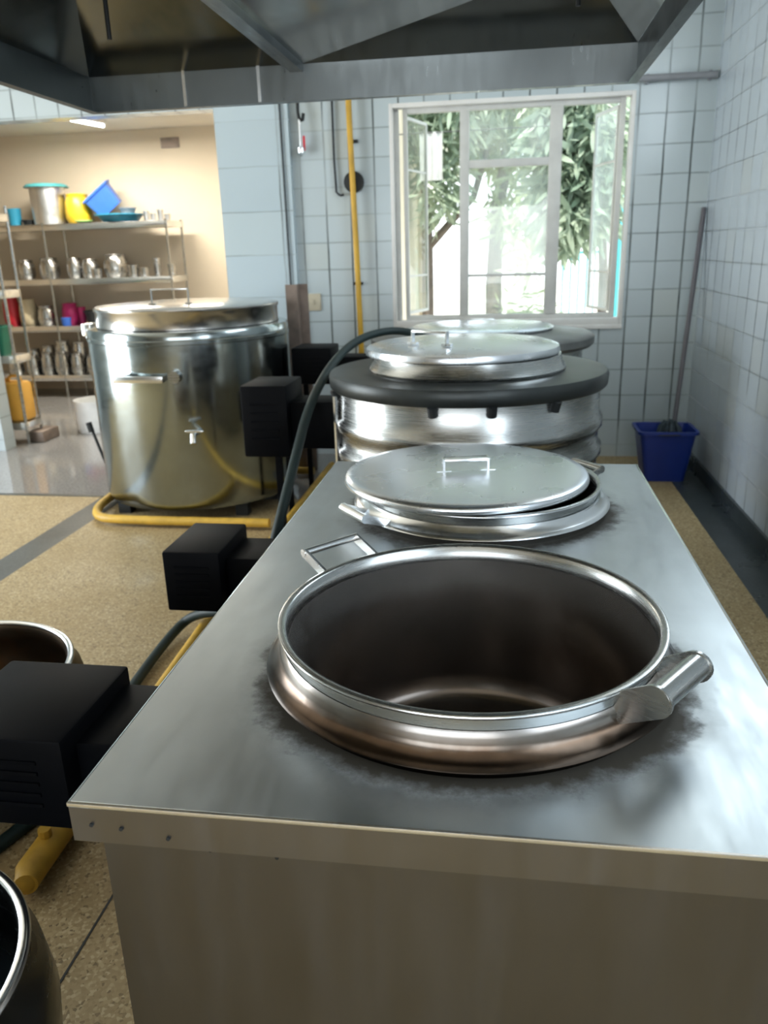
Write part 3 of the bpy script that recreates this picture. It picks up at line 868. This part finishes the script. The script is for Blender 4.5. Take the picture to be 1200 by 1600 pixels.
# ------------------------------------------------------------------ mop and bucket
bc = thing('mop_bucket', 'blue plastic bucket on the floor in the far right corner', 'bucket', (1.13, 5.72, 0))
def tapered(bm, a, b, h, th=.006):
    """rounded rectangle frustum, open at the top"""
    def ring(hx, hy, z, r, n=6):
        pts = []
        for cx, cy, a0 in ((hx - r, hy - r, 0), (-hx + r, hy - r, 90), (-hx + r, -hy + r, 180), (hx - r, -hy + r, 270)):
            for k in range(n + 1):
                an = math.radians(a0 + 90 * k / n); pts.append(bm.verts.new((cx + r * math.cos(an), cy + r * math.sin(an), z)))
        return pts
    rs = [ring(a[0], a[1], 0, .03), ring(b[0], b[1], h, .04), ring(b[0] + .014, b[1] + .014, h, .045), ring(b[0] + .014, b[1] + .014, h - .02, .045)]
    rin = [ring(b[0] - th, b[1] - th, h, .036), ring(a[0] - th, a[1] - th, th, .028)]
    def br(p, q):
        for i in range(len(p)): bm.faces.new((p[i], p[(i + 1) % len(p)], q[(i + 1) % len(p)], q[i]))
    bm.faces.new(rs[0][::-1]); br(rs[0], rs[1]); br(rs[1], rs[2]) if False else None
    br(rs[2], rs[3]); br(rs[2], rin[0]); br(rin[0], rin[1]); bm.faces.new(rin[1])
bm = B(); tapered(bm, (.135, .13), (.19, .165), .36); obj('tub', bm, 'blue', bc)
bm = B(); tube(bm, [(-.205, 0, .35), (-.19, -.15, .345), (0, -.19, .34), (.19, -.15, .345), (.205, 0, .35)], .005, 8, smooth=1); obj('bail_handle', bm, 'charcoal', bc)
mp = thing('mop', 'mop with long grey handle leaning in the corner, head in the bucket', 'mop', (1.17, 5.72, .02))
bar_part('handle', 'pole', mp, lambda bm: tube(bm, [(.01, .01, .10), (.205, .53, 1.80)], [.016, .018], 12))
bm = B()
for i in range(46):
    a = random.uniform(0, 2 * PI); r = random.uniform(.02, .11)
    tube(bm, [(0, 0, .33 + random.uniform(-.02, .05)), (r * .6 * math.cos(a), r * .6 * math.sin(a), .37 + random.uniform(-.02, .03)), (r * math.cos(a), r * math.sin(a), .20), (r * .8 * math.cos(a), r * .8 * math.sin(a), .05)], .010, 6, smooth=1)
f = obj('mop_head', bm, 'mop', mp); f['kind'] = 'stuff'

# ------------------------------------------------------------------ extractor hood
HX0, HX1, HY0, HY1, HZ = -1.645, .455, .45, 3.31, 2.15
hd = thing('extractor_hood', 'large stainless steel extractor hood hanging over the counter', 'hood', (0, 0, 0))
sk = .13
for nm, a, b in (('far_skirt', (HX0, HY1 - .004, HZ), (HX1, HY1, HZ + sk)), ('near_skirt', (HX0, HY0, HZ), (HX1, HY0 + .004, HZ + sk)),
                 ('left_skirt', (HX0, HY0 + .004, HZ), (HX0 + .004, HY1 - .004, HZ + sk)), ('right_skirt', (HX1 - .004, HY0 + .004, HZ), (HX1, HY1 - .004, HZ + sk))):
    bm = B(); box(bm, a, b); obj(nm, bm, 'hood', hd)
bm = B()
w = .035
box(bm, (HX0, HY1 - w, HZ - .004), (HX1, HY1, HZ)); box(bm, (HX0, HY0, HZ - .004), (HX1, HY0 + w, HZ))
box(bm, (HX0, HY0 + w, HZ - .004), (HX0 + w, HY1 - w, HZ)); box(bm, (HX1 - w, HY0 + w, HZ - .004), (HX1, HY1 - w, HZ))
obj('bottom_flange', bm, 'hood', hd)
def canopy(x0, x1, y0, y1, ax0, ax1, ay0, ay1, zt):
    zb = HZ + sk
    c = bpy.data.objects.new('canopy', None); COL.objects.link(c); c.parent = hd
    lo = [(x0, y0, zb), (x1, y0, zb), (x1, y1, zb), (x0, y1, zb)]; hi = [(ax0, ay0, zt), (ax1, ay0, zt), (ax1, ay1, zt), (ax0, ay1, zt)]
    for i in range(4):
        j = (i + 1) % 4
        bm = B(); slab(bm, [lo[i], lo[j], hi[j], hi[i]], -.003); obj('sloping_panel', bm, 'hood_dark', c)
    bm = B(); box(bm, (ax0 - .005, ay0 - .005, zt), (ax1 + .005, ay1 + .005, zt + .004)); obj('top_plate', bm, 'hood', c)
XM = -.80
canopy(HX0 + .005, XM - .02, HY0 + .005, HY1 - .005, -1.38, -1.10, 1.1, 2.75, 2.47)
canopy(XM + .02, HX1 - .005, HY0 + .005, HY1 - .005, -.02, .26, 1.0, 2.90, 2.37)
bm = B(); box(bm, (XM - .025, HY0 + .004, HZ + sk - .03), (XM + .025, HY1 - .004, HZ + sk + .003)); obj('gutter', bm, 'hood', hd)
for x in (-1.25, -.95):
    bm = B(); box(bm, (x - .006, HY1 - .012, HZ), (x + .006, HY1 - .004, HZ + sk)); obj('seam_strip', bm, 'steel_bright', hd)
for x in (-1.3, .2):
    for y in (.9, 2.8):
        bm = B(); tube(bm, [(x, y, HZ + sk), (x, y, 3.2)], .008, 8); obj('hanger_rod', bm, 'charcoal', hd)
bm = B(); box(bm, (-.02, 1.3, 2.375), (.26, 2.0, 3.2)); obj('duct', bm, 'hood', hd)

# ------------------------------------------------------------------ store room: lamps, racks, crockery
def lamp(label, loc, energy):
    t = thing('ceiling_lamp', label, 'lamp', loc)
    bm = B(); box(bm, (-.62, -.035, .03), (.62, .035, .07), .004); box(bm, (-.62, -.02, 0), (-.60, .02, .03)); box(bm, (.60, -.02, 0), (.62, .02, .03)); obj('fixture', bm, 'white_frame', t)
    bm = B(); tube(bm, [(-.6, 0, .012), (.6, 0, .012)], .014, 10); obj('tube', bm, 'tube', t)
    a = area('tube_light', (loc[0], loc[1], loc[2] - .03), (1.2, .08), (0, 0, 0), energy, (1, .93, .80)); a.parent = None
    return t
l1 = lamp('lit fluorescent tube under the store room ceiling, seen below the hood edge', (-4.42, 8.25, 2.93), 95)
l1.rotation_euler = (0, 0, math.radians(78))
lamp('lit fluorescent tube hidden farther right on the store room ceiling', (-2.6, 7.9, 2.93), 50)
bm = B(); box(bm, (-3.98, 9.585, 2.79), (-3.76, 9.6, 2.90))
for k in range(4): box(bm, (-3.97, 9.578, 2.80 + .025 * k), (-3.77, 9.585, 2.812 + .025 * k))
tag(obj('air_vent', bm, 'brown_metal'), 'small brown air vent high on the cream wall', 'vent')


def rack(label, x0, x1, y0, y1, tiers, htop, posts_x, name='storage_rack'):
    t = thing(name, label, 'rack', (x0, y0, 0))
    w, d = x1 - x0, y1 - y0
    for px in posts_x:
        for y in (0.012, d - .012):
            bm = B(); tube(bm, [(px - x0, y, 0), (px - x0, y, htop)], .014, 10); obj('post', bm, 'steel', t)
    for z in tiers:
        bm = B(); box(bm, (0, 0, z - .07), (w, d, z - .001), .004); obj('shelf', bm, 'steel_bright', t)
    return t


RT = (1.985, 1.385, .85, .27)
rack('long four tier steel rack against the cream wall', -7.0, -3.74, 8.95, 9.42, RT, 2.0, (-6.97, -5.24, -3.76))
rack('near steel rack partly behind the left opening edge', -5.5, -4.28, 6.55, 6.80, (1.99, 1.36, .80, .20), 2.05, (-5.48, -4.292))


def vessel(kind, label, loc, R, h, mat, group=None, rot=None, lidmat=None):
    """small kitchen vessels; loc = base centre"""
    t = thing(kind[0], label, kind[1], loc, group=group, rot=rot)
    k = kind[2]
    bm = B()
    if k == 'pot':
        lathe(bm, [(0, 0), (R * .8, 0), (R * .98, h * .15), (R, h * .4), (R * .93, h * .75), (R * .78, h * .9), (R * .84, h), (R * .80, h), (R * .74, h * .9), (R * .9, h * .5), (R * .7, .01), (0, .008)], seg=28)
        obj('body', bm, mat, t)
        bm = B(); lathe(bm, [(0, h + .012), (R * .3, h + .012), (R * .82, h + .004), (R * .84, h), (0, h)], seg=28); obj('cover', bm, mat, t)
    elif k == 'cup':
        lathe(bm, [(0, 0), (R * .85, 0), (R, h), (R * .94, h), (R * .8, .008), (0, .008)], seg=24); obj('body', bm, mat, t)
    elif k == 'basin':
        lathe(bm, [(0, 0), (R * .7, 0), (R * .95, h * .9), (R * 1.04, h), (R * 1.04, h - .01), (R * .93, h * .85), (R * .68, .01), (0, .01)], seg=40); obj('body', bm, mat, t)
    elif k == 'tall':
        lathe(bm, [(0, 0), (R * .93, 0), (R, h * .5), (R, h), (R * .97, h), (R * .96, .02), (0, .01)], seg=40); obj('body', bm, mat, t)
        if lidmat:
            bm = B(); lathe(bm, [(0, h + .045), (R * 1.1, h + .035), (R * 1.26, h + .01), (R * 1.26, h), (0, h)], seg=40); obj('cover', bm, lidmat, t)
    elif k == 'crate':
        tapered(bm, (R, R * .8), (R * 1.25, R), h); obj('body', bm, mat, t)
    elif k == 'jerry':
        box(bm, (-R, -R * .7, 0), (R, R * .7, h * .85), R * .25); lathe(bm, [(R * .3, h * .84), (R * .3, h * .95), (0, h * .95)], (-R * .4, 0), 16); obj('body', bm, mat, t)
        bm = B(); tube(bm, [(-.02, 0, h * .84), (0, 0, h * .97), (R * .6, 0, h * .97), (R * .7, 0, h * .84)], .014, 8, smooth=1); obj('handle', bm, mat, t)
        bm = B(); lathe(bm, [(0, h), (R * .34, h), (R * .34, h * .93), (0, h * .93)], (-R * .4, 0), 16); obj('cap', bm, 'whitep', t)
    return t


POT = ('cooking_pot', 'pot', 'pot'); CUP = ('steel_cup', 'cup', 'cup'); BAS = ('basin', 'basin', 'basin')
zt = [z + .0 for z in RT]
# top tier
vessel(('stock_pot', 'pot', 'tall'), 'tall steel pot under a teal tray on the top shelf', (-5.25, 9.18, zt[0]), .195, .40, 'alu', lidmat='teal')
vessel(('plastic_barrel', 'bin', 'pot'), 'round yellow plastic container beside the tall steel pot', (-4.925, 9.24, zt[0]), .15, .32, 'yellowbin')
vessel(('plastic_crate', 'crate', 'crate'), 'tilted blue plastic crate standing on a basin on the top shelf', (-4.53, 9.29, zt[0] + .145), .14, .26, 'bluecrate', rot=(math.radians(10), math.radians(-38), .2))
vessel(BAS, 'wide turquoise basin below the tilted blue crate', (-4.38, 9.16, zt[0]), .27, .085, 'tealblue')
vessel(('tray', 'tray', 'basin'), 'pale green tray at the shelf edge under the blue crate', (-4.77, 9.05, zt[0]), .10, .03, 'lime')
vessel(('mixing_bowl', 'bowl', 'basin'), 'grey steel bowl right of the blue crate on the top shelf', (-4.30, 9.20, zt[0] + .086), .095, .07, 'grey_plastic')
vessel(('plastic_cup', 'cup', 'cup'), 'light blue plastic cup at the left end of the top shelf', (-5.70, 9.18, zt[0]), .08, .19, 'tealblue')
for i, (x, h) in enumerate(((-4.06, .11), (-3.98, .08), (-3.89, .12), (-3.81, .07))):
    vessel(CUP, ['small steel cup next to the turquoise basin, on the top shelf', 'short steel cup second from the basin on the top shelf', 'tallest steel cup on the top shelf', 'steel cup at the right end of the top shelf'][i], (x, 9.15, zt[0]), .035, h, 'alu', 'steel cups on the top shelf')
# a low dark pan left of the tall pot
vessel(('saucepan', 'pan', 'basin'), 'low dark pan between blue cup and tall steel pot', (-5.53, 9.20, zt[0]), .09, .06, 'charcoal')
# second tier
def row(specs, z, group):
    for (x, y, R, h, mat, kind, lab) in specs: vessel(kind, lab, (x, y, z), R, h, mat, group)
row([(-5.67, 9.2, .10, .21, 'small_pot', POT, 'steel pot leftmost in view on the second shelf'),
     (-5.37, 9.2, .115, .23, 'small_pot', POT, 'steel pot just left of the middle rack post, second shelf'),
     (-5.05, 9.2, .09, .22, 'small_pot', POT, 'darker steel pot just right of the middle rack post, second shelf'),
     (-4.85, 9.2, .10, .20, 'small_pot', POT, 'steel pot left of the widest pot on the second shelf'),
     (-4.53, 9.2, .14, .25, 'small_pot', POT, 'widest steel pot on the second shelf')], zt[1], 'steel pots on the second shelf')
row([(-5.25, 9.04, .042, .08, 'small_pot', CUP, 'small steel cup in front of the pot by the middle rack post'),
     (-4.70, 9.04, .065, .10, 'small_pot', CUP, 'small steel cup in front of the widest pot, second shelf'),
     (-4.26, 9.08, .065, .13, 'small_pot', CUP, 'steel cup right of the widest pot on the second shelf'),
     (-4.13, 9.08, .055, .10, 'small_pot', CUP, 'short steel cup near the right end of the second shelf'),
     (-4.04, 9.25, .045, .20, 'small_pot', CUP, 'tall narrow steel cup near the right end of the second shelf'),
     (-3.86, 9.25, .05, .13, 'small_pot', CUP, 'steel cup at the right end of the second shelf')], zt[1], 'steel cups on the second shelf')
# third tier
vessel(('plastic_jug', 'jug', 'pot'), 'red plastic jug at the left on the third shelf', (-5.95, 9.2, zt[2]), .10, .34, 'red')
vessel(('plastic_tub', 'tub', 'pot'), 'cream plastic tub beside the red jug', (-5.73, 9.2, zt[2]), .11, .30, 'creamp')
vessel(POT, 'steel pot on the third shelf between cream tub and pink container', (-5.50, 9.2, zt[2]), .11, .22, 'small_pot')
vessel(('plastic_tub', 'tub', 'pot'), 'pink plastic container on the third shelf', (-5.20, 9.22, zt[2]), .10, .24, 'pink')
vessel(('plastic_tub', 'tub', 'cup'), 'small blue tub in front of the pink container', (-5.16, 9.03, zt[2]), .06, .09, 'bluecrate')
vessel(('plastic_tub', 'tub', 'cup'), 'magenta cup right of the middle rack post on the third shelf', (-5.04, 9.2, zt[2]), .045, .20, 'pink')
vessel(('black_pan', 'pan', 'basin'), 'black pan at the right on the third shelf', (-4.85, 9.18, zt[2]), .14, .16, 'charcoal')
# bottom tier
low = [(-5.95, 9.1, .09, .2), (-5.72, 9.1, .08, .22), (-5.52, 9.1, .08, .25), (-5.33, 9.1, .09, .26), (-5.13, 9.1, .08, .24), (-4.92, 9.1, .09, .22),
       (-5.80, 9.28, .09, .28), (-5.60, 9.28, .09, .32), (-5.40, 9.28, .10, .38), (-5.18, 9.28, .09, .36), (-4.98, 9.28, .09, .30)]
for i, (x, y, R, h) in enumerate(low):
    vessel(POT, 'steel pot on the bottom shelf, front row' if y < 9.2 else 'steel pot on the bottom shelf, back row', (x, y, zt[3]), R, h, 'small_pot',
           'steel pots on the bottom shelf, front row' if y < 9.2 else 'steel pots on the bottom shelf, back row')
vessel(('plastic_bin', 'bin', 'crate'), 'green plastic bin on the near rack at the left edge', (-4.52, 6.675, .80), .095, .25, 'green')
vessel(('jerrycan', 'jerrycan', 'jerry'), 'orange yellow jerrycan on the lowest shelf of the near rack', (-4.45, 6.67, .20), .155, .42, 'orange')
vessel(('plastic_bucket', 'bucket', 'tall'), 'white plastic bucket half hidden behind the huge kettle', (-3.93, 7.2, 0), .21, .30, 'whitep')
ws = thing('folding_trolley', 'thin dark folding stand on the floor left of the huge kettle', 'stand', (-2.90, 5.30, 0))
bar_part('leg', 'charcoal', ws, lambda bm: tube(bm, [(-.07, 0, .47), (0, 0, .22), (.07, 0, 0)], .011, 8))
bar_part('leg', 'charcoal', ws, lambda bm: tube(bm, [(.10, .02, .30), (.02, .02, .20), (.03, .02, 0)], .009, 8, smooth=1))
bar_part('grip', 'charcoal', ws, lambda bm: tube(bm, [(-.075, 0, .47), (-.06, 0, .40)], .022, 10))
bm = B(); box(bm, (-4.34, 6.62, 0), (-4.18, 6.9, .10), .01)  # solid block standing in for a brownish reflection in the floor
tag(obj('reflection_block', bm, 'brown_metal'), 'low brown block for a reflection in the wet floor at the opening edge', 'block')
